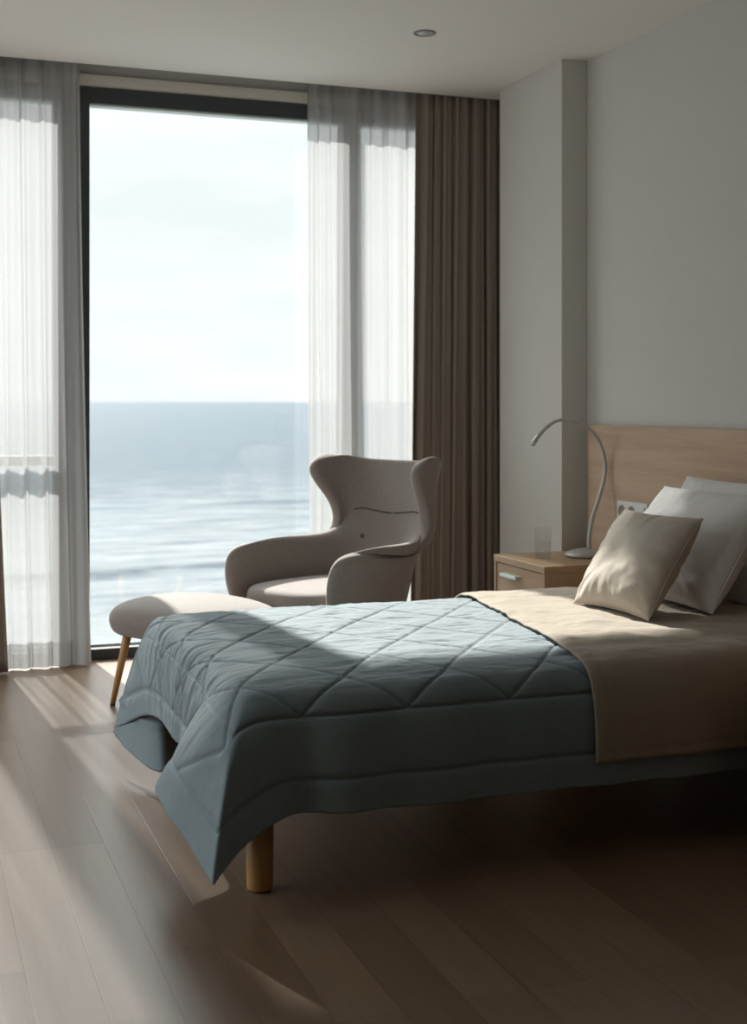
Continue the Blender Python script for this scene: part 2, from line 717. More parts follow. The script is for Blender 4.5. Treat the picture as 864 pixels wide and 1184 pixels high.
box(bm, XL, XR, YB - .2, YB, 0, H + .2)
struct(bm_obj('wall_back', bm, 'wall'))
WZ = 2.637
WX0, WX1 = -1.30, 2.80
bm = bmesh.new()
box(bm, XL, XR, YW, YOUT, WZ, H + .13)                        # lintel
box(bm, XL, WX0, YW, YOUT, 0, WZ)
box(bm, WX1, XR, YW, YOUT, 0, WZ)
struct(bm_obj('wall_window', bm, 'wall'))
bm = bmesh.new()
box(bm, XL, XR, YW - .022, YW, WZ + .004, WZ + .050)
struct(bm_obj('trim_2', bm, 'trim', bevel=.002))
bm = bmesh.new()
box(bm, 2.742, XR, 5.095, 5.725, 0, H)                         # structural column beside the headboard
struct(bm_obj('wall_column', bm, 'wall', bevel=.003))
bm = bmesh.new()
box(bm, XL, XL + .012, YB, LW0, 0, .07)
struct(bm_obj('baseboard_left', bm, 'trim', bevel=.002))
bm = bmesh.new()
box(bm, XL + .012, XR, YB, YB + .012, 0, .07)
struct(bm_obj('baseboard_back', bm, 'trim', bevel=.002))

# door in the wall behind the camera
d = struct(empty('door_1', (-0.6, YB, 0)))
bm = bmesh.new()
box(bm, -.45, .45, .013, .04, 0, 2.1)
bm_obj('door_panel', bm, 'door', d, bevel=.003)
bm = bmesh.new()
tube(bm, [(.36, .04, 1.0), (.36, .09, 1.0), (.24, .09, 1.0)], .009)
bm_obj('door_handle', bm, 'handle', d, smooth=True)


def window(name, x0, x1, l, r, transom=None):
    w = struct(empty(name, ((x0 + x1) / 2, YW, 0)))
    cx = (x0 + x1) / 2
    zt, zb = 2.562, 0.05
    bm = bmesh.new()
    y0, y1 = .0, .10
    box(bm, x0 - cx, x0 + l - cx, y0, y1, 0, WZ)
    box(bm, x1 - r - cx, x1 - cx, y0, y1, 0, WZ)
    box(bm, x0 + l - cx, x1 - r - cx, y0, y1, zt, WZ)
    box(bm, x0 + l - cx, x1 - r - cx, y0, y1, 0, zb)
    if transom:
        box(bm, x0 + l - cx, x1 - r - cx, y0 + .01, y1, transom - .022, transom + .022)
    bm_obj('window_frame', bm, 'frame', w, bevel=.002)
    bm = bmesh.new()
    box(bm, x0 + l - cx, x1 - r - cx, .010, .064, zt - .010, zt)
    box(bm, x0 + l - cx, x1 - r - cx, .056, .064, zb, zb + .012)
    bm_obj('glazing_bead', bm, 'bead', w)
    zs = [(zb + .012, zt - .012)] if not transom else [(zb + .012, transom - .022), (transom + .022, zt - .012)]
    for a, b in zs:
        bm = bmesh.new()
        box(bm, x0 + l - cx, x1 - r - cx, .057, .063, a, b)
        bm_obj('window_glass', bm, 'pane', w)
    return w


window('window_1', 0.735, 2.09, .085, .04)
window('window_2', WX0, 0.735, .06, .075, transom=.92)
window('window_3', 2.09, WX1, .04, .06)

# unseen window added in the left wall to brighten the room
w4 = struct(empty('fill_window', (XL - .1, (LW0 + LW1) / 2, 0)))
bm = bmesh.new()
hw_ = (LW1 - LW0) / 2
for a_, b_ in ((-hw_, -hw_ + .06), (-.04, .04), (hw_ - .06, hw_)):
    box(bm, -.05, .05, a_, b_, 0, 2.55)
for a_, b_ in ((-hw_ + .06, -.04), (.04, hw_ - .06)):
    box(bm, -.05, .05, a_, b_, 0, .05)
    box(bm, -.05, .05, a_, b_, 2.49, 2.55)
bm_obj('window_frame', bm, 'frame', w4, bevel=.002)
for a_, b_ in ((-hw_ + .06, -.04), (.04, hw_ - .06)):
    bm = bmesh.new()
    box(bm, -.003, .003, a_, b_, .05, 2.49)
    bm_obj('window_glass', bm, 'pane', w4)

# ------------------------------------------------------------------ sea
def build_sea():
    # near surf field with real swell, then a far sheet to the horizon
    zs = -20.0
    ys = np.concatenate([np.linspace(60, 330, 541), np.geomspace(333, 40000, 90)])
    us = np.linspace(-1.0, 1.0, 181)
    Y, U = np.meshgrid(ys, us, indexing='ij')
    X = U * (Y * 0.75 + 120) + Y * 0.12
    Z = np.full_like(X, zs)
    fade = np.clip((700 - Y) / 500, 0, 1)
    Z += fade * 0.30 * noise2(X / 22, Y / 6.5, 3, 3)
    foam = np.zeros_like(X)
    clear = np.zeros_like(X)
    for (y0, sl, hgt, wid, seed, fo, patch) in ((158, 0.09, 1.05, 1.9, 11, 1.0, 0), (196, 0.05, .5, 2.6, 12, .25, 1),
                                                (111, -.03, .45, 1.2, 13, .8, 0), (225, 0.02, .45, 3.0, 16, .15, 1),
                                                (262, .02, .5, 3.4, 14, .1, 1), (330, -.02, .6, 5, 15, .0, 1)):
        yc = y0 + sl * X + 4.5 * noise2(X / 26, X * 0 + 3, seed, 3)
        pt = np.clip(.1 + 1.6 * noise2(X / 16, X * 0 + 9, seed + 30, 2), 0, 1) if patch else 1
        am = hgt * (0.75 + .45 * noise2(X / 18, X * 0 + 9, seed + 30, 2)) * pt
        dd = (Y - yc) / wid
        Z += am * np.exp(-dd ** 2)
        foam += fo * 1.3 * np.exp(-((Y - yc - wid * 1.1) / (wid * 2.4)) ** 2) * (0.9 + .8 * noise2(X / 2.5, Y / 1.6, seed + 60, 3))
        clear += .85 * pt * np.exp(-((Y - yc + wid * .75) / (wid * .65)) ** 2) * (1 + .6 * noise2(X / 3, Y / 1.5, seed + 90, 2))
    P = np.stack([X, Y, Z], 2)
    me = grid_mesh('sea', P)
    for nm, arr in (('foam', foam), ('clear', clear)):
        at_ = me.attributes.new(nm, 'FLOAT', 'POINT')
        at_.data.foreach_set('value', np.clip(arr, 0, 1).ravel().astype(np.float32))
    o = link('sea', me, 'sea', smooth=True)
    o['kind'] = 'structure'


build_sea()

# ------------------------------------------------------------------ curtains
def curtain(name, x0, x1, y, amp, nf, mat, seed, ztop=2.80, flare=.03, bot_x0=None, bot_x1=None, thick=0, hem=None, pinch=.55, nz_=46,
            zbot=0.006):
    rg = np.random.default_rng(seed)
    nx = int(nf * 16)
    s = np.linspace(0, 1, nx)
    # irregular fold phases
    wts = rg.uniform(.4, 1.7, int(nf) + 1)
    ph = np.interp(s, np.linspace(0, 1, len(wts)), np.concatenate([[0], np.cumsum(wts[1:])]))
    ph = ph / ph[-1] * nf * 2 * math.pi
    av = np.interp(s, np.linspace(0, 1, int(nf) + 2), rg.uniform(.5, 1.15, int(nf) + 2))
    z = np.linspace(0, 1, nz_) ** 0.9
    Zc = ztop - (ztop - zbot) * z
    P = np.zeros((nx, nz_, 3))
    for j in range(nz_):
        v = z[j]
        a = amp * (pinch + (1 - pinch) * min(1, v * 1.6)) * av
        drift = .25 * np.sin(s * 9 + seed) * v + .2 * np.sin(v * 5 + s * 14 + seed)
        sharp = np.sin(ph + drift)
        fold = sharp * .70 + .38 * np.sin(2 * (ph + drift) + 1.3 + seed)
        fine = .22 * np.sin(ph * 2.7 + 2 * seed) * (1 - v) + .1 * np.sin(ph * 4.1 + v * 3)
        xa = x0 + ((bot_x0 if bot_x0 is not None else x0) - x0) * v ** 1.3
        xb = x1 + ((bot_x1 if bot_x1 is not None else x1) - x1) * v ** 1.3
        P[:, j, 0] = xa + (xb - xa) * s + .012 * np.cos(ph + drift) * v
        P[:, j, 1] = y + a * (fold + fine) - flare * v ** 2
        P[:, j, 2] = Zc[j]
    me = grid_mesh(name, P)
    o = link(name, me, mat, smooth=True)
    if thick:
        so = o.modifiers.new('s', 'SOLIDIFY')
        so.thickness = thick
    if hem:
        # doubled strip of the same cloth at the foot
        j0 = int(np.argmax(Zc < hem))
        Q = P[:, j0:, :].copy()
        Q[:, :, 1] += .003
        link('hem', grid_mesh('hem', Q), mat, o, smooth=True)
    return o


a = curtain('sheer_curtain', -1.15, 0.765, 5.990, .030, 15, 'sheer', 5, flare=.045, bot_x1=0.80, hem=.12)
tag(a, 'white sheer curtain hanging at the left side of the sea window', 'curtain', 'sheer curtains')
a = curtain('sheer_curtain', 1.845, 2.44, 5.990, .030, 5.5, 'sheer', 12, flare=.03, hem=.12)
tag(a, 'white sheer curtain behind the wing chair beside the taupe drape', 'curtain', 'sheer curtains')
a = curtain('drape', 2.385, 2.850, 5.938, .031, 6.5, 'drape', 3, flare=.04, bot_x0=2.33, bot_x1=2.84, thick=.003, pinch=.6)
tag(a, 'heavy taupe drape hanging in folds beside the column', 'curtain', 'heavy drapes')
a = curtain('drape', 0.10, 0.35, 5.925, .022, 4, 'drape', 9, flare=.03, bot_x0=0.18, bot_x1=0.435, thick=.003, pinch=.6)
a = bpy.data.objects['drape.001']
tag(a, 'taupe drape whose edge just shows at the far left over the sheer curtain', 'curtain', 'heavy drapes')

# ------------------------------------------------------------------ downlight
pc = at(491, 38, Z=H)
dl = tag(empty('ceiling_downlight', pc), 'small round recessed downlight in the ceiling', 'light')
bm = bmesh.new()
lathe(bm, [(.034, -.0005), (.036, -.004), (.045, -.004), (.047, -.001), (.047, 0.0)], 40)
bm_obj('trim_ring', bm, 'lring', dl, smooth=True)
bm = bmesh.new()
lathe(bm, [(0, -.007), (.018, -.006), (.030, -.003), (.034, 0)], 40)
bm_obj('lens', bm, 'lens', dl, smooth=True)

# ------------------------------------------------------------------ headboard and socket plate
hb = tag(empty('headboard_panel', (2.852, 3.55, 0.25)), 'long pale oak headboard panel on the wall behind the pillows', 'headboard')
bm = bmesh.new()
box(bm, -.017, .017, -1.45, 1.48, 0, .838)
bm_obj('panel', bm, 'head', hb, bevel=.003)
pa = at(716, 578, X=2.835)
pb = at(751, 600, X=2.835)
sy, sz = (pa.y + pb.y) / 2, (at(716, 590, X=2.835).z)
sp = tag(empty('socket_plate', (2.835, sy, sz)), 'white plate with two round sockets and a switch on the headboard', 'socket')
pw, phh = abs(pa.y - pb.y) / 2, .043
bm = bmesh.new()
box(bm, -.010, -.001, -pw, pw, -phh, phh)
bm_obj('plate', bm, 'white_pl', sp, bevel=.003)
AX = Matrix(((0, 0, -1), (0, 1, 0), (1, 0, 0)))
for k in (0.66, 0.02):
    bm = bmesh.new()
    lathe(bm, [(.027, .010), (.026, .013), (.022, .013), (.020, .0105), (0, .0105)], 28, (0, k * pw, 0), AX)
    s_ = bm_obj('socket', bm, 'sockgrey', sp, smooth=True)
    for dz in (-.0095, .0095):
        bm = bmesh.new()
        lathe(bm, [(.003, .0107), (.003, .0125), (0, .0125)], 12, (0, k * pw, dz), AX)
        bm_obj('contact', bm, 'dark', s_)
bm = bmesh.new()
box(bm, -.016, -.010, -.88 * pw, -.40 * pw, -.028, .028)
bm_obj('switch', bm, 'white_pl', sp, bevel=.002)

# ------------------------------------------------------------------ nightstands
def nightstand(x0, x1, y0, y1, zt, label):
    t = tag(empty('nightstand', ((x0 + x1) / 2, (y0 + y1) / 2, 0)), label, 'nightstand', 'oak nightstands')
    hx, hy = (x1 - x0) / 2, (y1 - y0) / 2
    leg = .14
    bm = bmesh.new()
    box(bm, -hx, hx, -hy, hy, zt - .028, zt)
    bm_obj('top', bm, 'night', t, bevel=.002)
    for s in (-1, 1):
        bm = bmesh.new()
        a_, b_ = (-hy, -hy + .018) if s < 0 else (hy - .018, hy)
        box(bm, -hx + .002, hx, a_, b_, leg, zt - .028)
        bm_obj('side_panel', bm, 'nightv', t, bevel=.001)
    bm = bmesh.new()
    box(bm, -hx + .03, hx - .002, -hy + .018, hy - .018, leg, leg + .018)
    box(bm, hx - .014, hx - .002, -hy + .018, hy - .018, leg + .018, zt - .028)
    bm_obj('carcass', bm, 'nightv', t)
    zz = (zt - .031, (zt + leg) / 2 + .0)
    for k, (top, bot) in enumerate(((zt - .032, (zt + leg) / 2 + .0015), ((zt + leg) / 2 - .0015, leg + .003))):
        bm = bmesh.new()
        box(bm, -hx + .006, -hx + .026, -hy + .021, hy - .021, bot, top)
        d = bm_obj('drawer', bm, 'night', t, bevel=.0015)
        bm = bmesh.new()
        zc = top - .038
        yc = .055
        box(bm, -hx - .022, -hx + .006, yc - .075, yc + .075, zc, zc + .004)
        box(bm, -hx - .022, -hx - .018, yc - .075, yc + .075, zc - .009, zc)
        bm_obj('handle', bm, 'handle', d, bevel=.001)
    for sx_ in (-1, 1):
        for sy_ in (-1, 1):
            bm = bmesh.new()
            lathe(bm, [(0, 0), (.013, 0), (.018, leg), (0, leg)], 20, (sx_ * (hx - .045), sy_ * (hy - .045), 0))
            bm_obj('leg', bm, 'legw', t, smooth=True)
    return t


nightstand(2.40, 2.833, 4.605, 5.07, .533, 'oak nightstand with a drawer under the gooseneck lamp')
nightstand(2.095, 2.60, 2.36, 2.875, .556, 'nightstand edge just entering at the right side beside the bed')

# ------------------------------------------------------------------ gooseneck lamp
YL = 4.86
bc = at(676, 644, Z=.533)
YL = bc.y
lamp = tag(empty('gooseneck_lamp', (bc.x, bc.y, .533)), 'grey gooseneck lamp arching over the nightstand', 'lamp')
bm = bmesh.new()
lathe(bm, [(0, 0.002), (.070, 0.002), (.080, .004), (.083, .011), (.078, .019), (.060, .027), (.035, .033), (.012, .036), (.008, .040), (0, .040)], 48)
bm_obj('base', bm, 'lamp', lamp, smooth=True)
bm = bmesh.new()
lathe(bm, [(0, 0), (.074, 0), (.074, .003), (0, .003)], 48)
bm_obj('base_pad', bm, 'rubber', lamp)
cp = [(682, 640), (681.5, 622), (685, 600), (692, 578), (698, 557), (700, 540), (697, 521), (689, 504), (676, 492), (661, 486),
      (646, 486), (633, 493), (622, 505)]
W = [at(x, y, Y=YL) - Vector((bc.x, bc.y, .533)) for x, y in cp]
W = [Vector(p) for p in catmull([tuple(p) for p in W], 90)]
bm = bmesh.new()
n_ = len(W)
tube(bm, W, [.0098 - .0030 * i / n_ for i in range(n_)], 14)
bm_obj('neck', bm, 'lamp', lamp, smooth=True)
bm = bmesh.new()
e = [W[-1], W[-1] + (W[-1] - W[-6]).normalized() * .012, at(618.5, 510, Y=YL) - Vector((bc.x, bc.y, .533)),
     at(615.5, 515, Y=YL) - Vector((bc.x, bc.y, .533))]
tube(bm, [W[-12], W[-6]] + e[:1] + e[2:], [.0068, .0078, .0088, .0098, .0098], 16)
bm_obj('lamp_head', bm, 'lamp', lamp, smooth=True)

# ------------------------------------------------------------------ tumbler of water
gc = at(628, 645, Z=.533)
gl = tag(empty('drinking_glass', (gc.x, gc.y, .5335)), 'clear straight tumbler half full of water on the nightstand', 'glass')
bm = bmesh.new()
Rg, Hg = .0335, .128
lathe(bm, [(0, 0), (Rg - .003, 0), (Rg, .003), (Rg, Hg - .001), (Rg - .0009, Hg), (Rg - .0018, Hg - .001), (Rg - .0022, .012), (Rg - .006, .009), (0, .009)], 48)
bm_obj('tumbler', bm, 'glass', gl, smooth=True)
bm = bmesh.new()
lathe(bm, [(0, .0092), (Rg - .007, .0092), (Rg - .00235, .0125), (Rg - .0021, .068), (0, .068)], 48)
bm_obj('water', bm, 'water', gl, smooth=True)

# ------------------------------------------------------------------ bed
X0, X1 = 0.80, 2.80
Y0, Y1 = 3.05, 4.18
ZT = 0.495
bed = tag(empty('bed', ((X0 + X1) / 2, (Y0 + Y1) / 2, 0)), 'low single bed on round oak legs beneath the blue quilt', 'bed')
bcx, bcy = (X0 + X1) / 2, (Y0 + Y1) / 2
for (lx, ly) in ((.825, 3.07), (.845, 4.08), (2.74, 3.10), (2.74, 4.08)):
    bm = bmesh.new()
    lathe(bm, [(0, .004), (.030, .004), (.032, .008), (.035, .2), (0, .2)], 32, (lx - bcx, ly - bcy, 0))
    g = bm_obj('leg', bm, 'legw', bed, smooth=True)
    bm = bmesh.new()
    lathe(bm, [(0, 0), (.028, 0), (.028, .004), (0, .004)], 24, (lx - bcx, ly - bcy, 0))
    bm_obj('glide', bm, 'rubber', g)
bm = bmesh.new()
hx, hy = (X1 - X0) / 2, (Y1 - Y0) / 2
for (a, b, c, d_) in ((-hx + .01, hx - .01, -hy + .01, -hy + .035), (-hx + .01, hx - .01, hy - .035, hy - .01),
                      (-hx + .01, -hx + .035, -hy + .035, hy - .035), (hx - .035, hx - .01, -hy + .035, hy - .035)):
    box(bm, a, b, c, d_, .20, .29)
for k in range(13):
    xx = -hx + .12 + k * (2 * hx - .24) / 12
    box(bm, xx - .03, xx + .03, -hy + .035, hy - .035, .262, .275)
bm_obj('frame', bm, 'legw', bed, bevel=.003)
mt = bmesh.new()
box(mt, -hx + .02, hx - .02, -hy + .02, hy - .02, .29, ZT - .022)
m_ = bm_obj('mattress', mt, 'matt', bed, bevel=.045, seg=5)

# quilt: one sheet, draped over foot and both sides; flat coordinates (a, b) -> room
Lh = 0.36
step = 0.005
A0, A1 = X0 - Lh, 2.79
B0, B1 = Y0 - Lh, Y1 + Lh
na = int(round((A1 - A0) / step)) + 1
nb = int(round((B1 - B0) / step)) + 1
ga = np.linspace(A0, A1, na)
gb = np.linspace(B0, B1, nb)
GA, GB = np.meshgrid(ga, gb, indexing='ij')

# hem curve parameter: walks the rectangle's border near side -> corner -> foot -> corner -> far side
# controls: (perimeter position, x, y, z)
LN = A1 - X0
hem = []
def hp(s, x, y, z): hem.append((s, x, y, z))
hp(0.0, A1, 2.985, .185)
hp(LN - 1.45, 2.25, 2.98, .188)
hp(LN - 1.0, 1.80, 2.975, .190)
hp(LN - .65, 1.45, 2.980, .192)
hp(LN - .35, 1.13, 2.965, .196)
hp(LN - .12, .93, 2.965, .205)
hp(LN + .06, .825, 2.960, .195)
hp(LN + .18, .755, 2.940, .158)
hp(LN + Lh - .03, .673, 2.888, .104)
hp(LN + Lh, .664, 2.880, .098)
hp(LN + Lh + .03, .660, 2.907, .106)
hp(LN + Lh + .16, .640, 3.03, .145)
hp(LN + Lh + .33, .610, 3.19, .190)
hp(LN + Lh + .46, .625, 3.33, .205)
hp(LN + Lh + .56, .715, 3.40, .215)
hp(LN + Lh + .70, .735, 3.54, .220)
FT = LN + Lh + Lh + (Y1 - Y0)
hp(FT - .42, .740, 3.72, .222)
hp(FT - .25, .735, 3.86, .235)
hp(FT - .06, .72, 4.03, .215)
hp(FT + .16, .68, 4.18, .155)
hp(FT + Lh - .02, .655, 4.245, .115)
hp(FT + Lh + .03, .660, 4.225, .106)
hp(FT + Lh + .16, .695, 4.10, .074)
hp(FT + Lh + .30, .757, 3.97, .050)
hp(FT + Lh + .42, .82, 4.05, .09)
hp(FT + Lh + .60, .92, 4.22, .185)
hp(FT + Lh + .85, 1.12, 4.25, .2)
hp(FT + 2 * Lh + LN, A1, 4.25, .2)
# the last control sits at the true end of the far side
hem = np.array(hem)
hs, hxyz = hem[:, 0], hem[:, 1:]


def pchip(x, xs, ys):
    h = np.diff(xs)
    dl_ = np.diff(ys) / h
    m = np.zeros_like(ys)
    for i in range(1, len(xs) - 1):
        m[i] = (dl_[i - 1] * h[i] + dl_[i] * h[i - 1]) / (h[i] + h[i - 1])
    m[0], m[-1] = dl_[0], dl_[-1]
    i = np.clip(np.searchsorted(xs, x) - 1, 0, len(xs) - 2)
    t = (x - xs[i]) / h[i]
    t2, t3 = t * t, t ** 3
    return ((2 * t3 - 3 * t2 + 1) * ys[i] + (t3 - 2 * t2 + t) * h[i] * m[i] + (-2 * t3 + 3 * t2) * ys[i + 1] + (t3 - t2) * h[i] * m[i + 1])


def hem_at(s):
    return np.stack([pchip(s, hs, hxyz[:, k]) for k in range(3)], -1)


def drape_map(a, b):
    u = np.clip((X0 - a) / Lh, 0, 1)
    vn = np.clip((Y0 - b) / Lh, 0, 1)
    vf = np.clip((b - Y1) / Lh, 0, 1)
    v = np.maximum(vn, vf)
    t = np.maximum(u, v)
    tt = np.maximum(t, 1e-6)
    # perimeter position
    s = np.zeros_like(a)
    near = vn > 0
    far = vf > 0
    mid = ~(near | far)
    # near strip and near corner
    s_n = np.where(u <= 0, A1 - a, np.where(vn >= u, LN + Lh * (u / tt), LN + Lh + Lh * (1 - vn / tt)))
    s_f = np.where(u <= 0, FT + 2 * Lh + (a - X0) - 0.0, np.where(vf >= u, FT + 2 * Lh - Lh * (u / tt), FT + Lh * (vf / tt)))
    s_m = LN + 2 * Lh + (b - Y0)
    s = np.where(near, s_n, np.where(far, s_f, s_m))
    # remap the far leg of the perimeter onto the control positions
    H = hem_at(s)
    ex = np.maximum(a, X0)
    ey = np.clip(b, Y0, Y1)
    # crowned top
    cx_ = (ex - X0)
    cyr = np.minimum(ey - Y0, Y1 - ey)
    edge = np.minimum(cx_, cyr)
    z = ZT + .018 * (1 - np.exp(-edge / .09)) + .004 * noise2(ex * 4, ey * 4, 21, 2)
    E = np.stack([ex, ey, z], -1)
    out = H - E
    out[..., 2] = 0
    ln = np.linalg.norm(out, axis=-1, keepdims=True)
    # outward direction at the shoulder
    dirx = np.where(u > 0, -u, 0)
    diry = np.where(near, -vn, np.where(far, vf, 0))
    dd = np.stack([dirx, diry, np.zeros_like(dirx)], -1)
    dd /= np.linalg.norm(dd, axis=-1, keepdims=True) + 1e-9
    C1 = E + dd * .075 + np.array([0, 0, -.006])
    C2 = H + (E - H) * .42
    C2[..., :2] = H[..., :2] + (E[..., :2] + dd[..., :2] * .06 - H[..., :2]) * .35
    T = t[..., None]
    P = (1 - T) ** 3 * E + 3 * (1 - T) ** 2 * T * C1 + 3 * (1 - T) * T * T * C2 + T ** 3 * H
    return np.where(T > 0, P, E), t, u, vn, vf


QB, qt, qu, qvn, qvf = drape_map(GA, GB)
# folds hanging in the near side and foot skirts
fold = (.005 + .016 * np.exp(-((GA - .95) / .22) ** 2)) * np.sin(GA * 24 + 1.2 * np.sin(GA * 4)) * np.clip(qvn - qu, 0, 1) ** 1.5
QB[..., 1] += fold
# relax creases, keep the border
S = QB.copy()
cw = np.ones_like(GA)
for (ca, cb) in ((A0, B0), (A0, B1)):
    cw = np.minimum(cw, np.clip((np.hypot(GA - ca, GB - cb) - .06) / .2, 0.04, 1))
cw = cw[..., None]
for _ in range(24):
    av = (S[:-2, 1:-1] + S[2:, 1:-1] + S[1:-1, :-2] + S[1:-1, 2:]) / 4
    S[1:-1, 1:-1] = av
    S[0, 1:-1] = .5 * S[0, 1:-1] + .25 * (S[0, :-2] + S[0, 2:])
    S[1:-1, 0] = .5 * S[1:-1, 0] + .25 * (S[:-2, 0] + S[2:, 0])
    S[1:-1, -1] = .5 * S[1:-1, -1] + .25 * (S[:-2, -1] + S[2:, -1])
    S = QB * (1 - cw) + S * cw
QB = S
QN = grid_normals(QB)
if QN[na // 2, nb // 2, 2] < 0:
    QN = -QN

# seams in flat space
dist_edge = np.minimum.reduce([GA - A0, GB - B0, B1 - GB])
d1 = np.abs(dist_edge - .075)
d2 = np.abs(dist_edge - .225)
uu = (GA - 1.466) / .28
vv = (GB - (B0 + .225)) / .34
wob = .015 * noise2(GA * 3, GB * 3, 5, 1)
f1 = uu + vv + wob
f2 = uu - vv + wob
k_ = 1 / math.sqrt(1 / .28 ** 2 + 1 / .34 ** 2)
dia = np.minimum(np.abs(f1 - np.round(f1)), np.abs(f2 - np.round(f2))) * k_
inner = dist_edge > .225
foot_in = (GA - A0 > .075) & (GA - A0 <= .225) & (np.minimum(GB - B0, B1 - GB) > .225)
dia = np.where(inner | foot_in, dia, 9.0)
d2 = np.where(foot_in | (GA - A0 < .225) & (np.minimum(GB - B0, B1 - GB) > .225), 9.0, d2)
seam = np.minimum.reduce([d1, d2, dia])
puff = .0042 * (1 - np.exp(-seam / .009)) - .0055 * np.exp(-(seam / .0040) ** 2)
# puckers: crossing the seams, sharper near the foot and on top
wr_top = .0065 * noise2(GA * 7, GB * 28, 31, 4) + .0016 * noise2(GA * 28, GB * 70, 32, 2)
foot_w = np.exp(-((GA - (X0 - .14)) / .22) ** 2) * np.clip(np.minimum(GB - Y0 + .05, Y1 - GB) / .15, 0, 1)
wr_foot = .0085 * noise2(GA * 4, GB * 46, 33, 3)
topm = np.clip(1 - qt * 4, 0, 1)
wr_side = .0030 * noise2(GA * 14, GB * 5, 34, 3)
sf = 1 - np.exp(-(seam / .014) ** 2)
wr_top = wr_top * sf
wr_foot = wr_foot * (.4 + .6 * sf)
disp = puff + wr_top * topm * (1 - foot_w) + wr_foot * foot_w + wr_side * (1 - topm) * (1 - foot_w)
QP = QB + QN * disp[..., None]
QP[0] = QB[0]
qo = link('quilt', grid_mesh('quilt', QP), 'comf', smooth=True)
qm = qo.modifiers.new('s', 'SOLIDIFY')
qm.thickness = .008
qm.offset = -1
tag(qo, 'blue-grey quilt with diamond stitching draped over the foot of the bed', 'quilt')

# beige blanket over the head half, following the quilt beneath
nb2, na2 = 240, 170
bb = np.linspace(Y0 - .305, Y1 + .30, nb2)
pp = np.linspace(0, 1, na2)
PP, BB = np.meshgrid(pp, bb, indexing='ij')
edge_a = np.interp(BB, [Y0 - .31, Y0, Y0 + .25, Y1, Y1 + .3], [1.695, 1.690, 1.715, 1.85, 1.86]) + .004 * noise2(BB * 6, BB * 0, 8, 2)
AA = edge_a + (2.785 - edge_a) * PP


def bil(G, a, b):
    fa = np.clip((a - A0) / (A1 - A0) * (na - 1), 0, na - 1.001)
    fb = np.clip((b - B0) / (B1 - B0) * (nb - 1), 0, nb - 1.001)
    ia, ib = fa.astype(int), fb.astype(int)
    fa, fb = (fa - ia)[..., None], (fb - ib)[..., None]
    return (G[ia, ib] * (1 - fa) * (1 - fb) + G[ia + 1, ib] * fa * (1 - fb) + G[ia, ib + 1] * (1 - fa) * fb + G[ia + 1, ib + 1] * fa * fb)


BP = bil(QB, AA, BB)
BN = bil(QN, AA, BB)
BN /= np.linalg.norm(BN, axis=2, keepdims=True)
topb = np.clip(1 - np.maximum(Y0 - BB, BB - Y1) / .06, 0, 1)
dsp = .021 + topb * (.0085 * noise2(AA * 8 + 2.5 * BB, BB * 15, 41, 4)) + (1 - topb) * (.006 * noise2(AA * 6, BB * 2, 42, 3))
ed = np.minimum.reduce([(AA - edge_a), BB - bb[0], bb[-1] - BB])
dsp += -.0022 * np.exp(-((np.where(BB < Y0 + .02, AA - edge_a, 9) - .045) / .004) ** 2) - .0022 * np.exp(-((BB - bb[0] - .022) / .004) ** 2)
dsp -= .003 * np.exp(-ed / .006)
BP = BP + BN * dsp[..., None]
bo = link('blanket', grid_mesh('blanket', BP), 'beige', smooth=True)
bmod = bo.modifiers.new('s', 'SOLIDIFY')
bmod.thickness = .006
tag(bo, 'beige linen blanket folded over the pillow half of the bed', 'blanket')

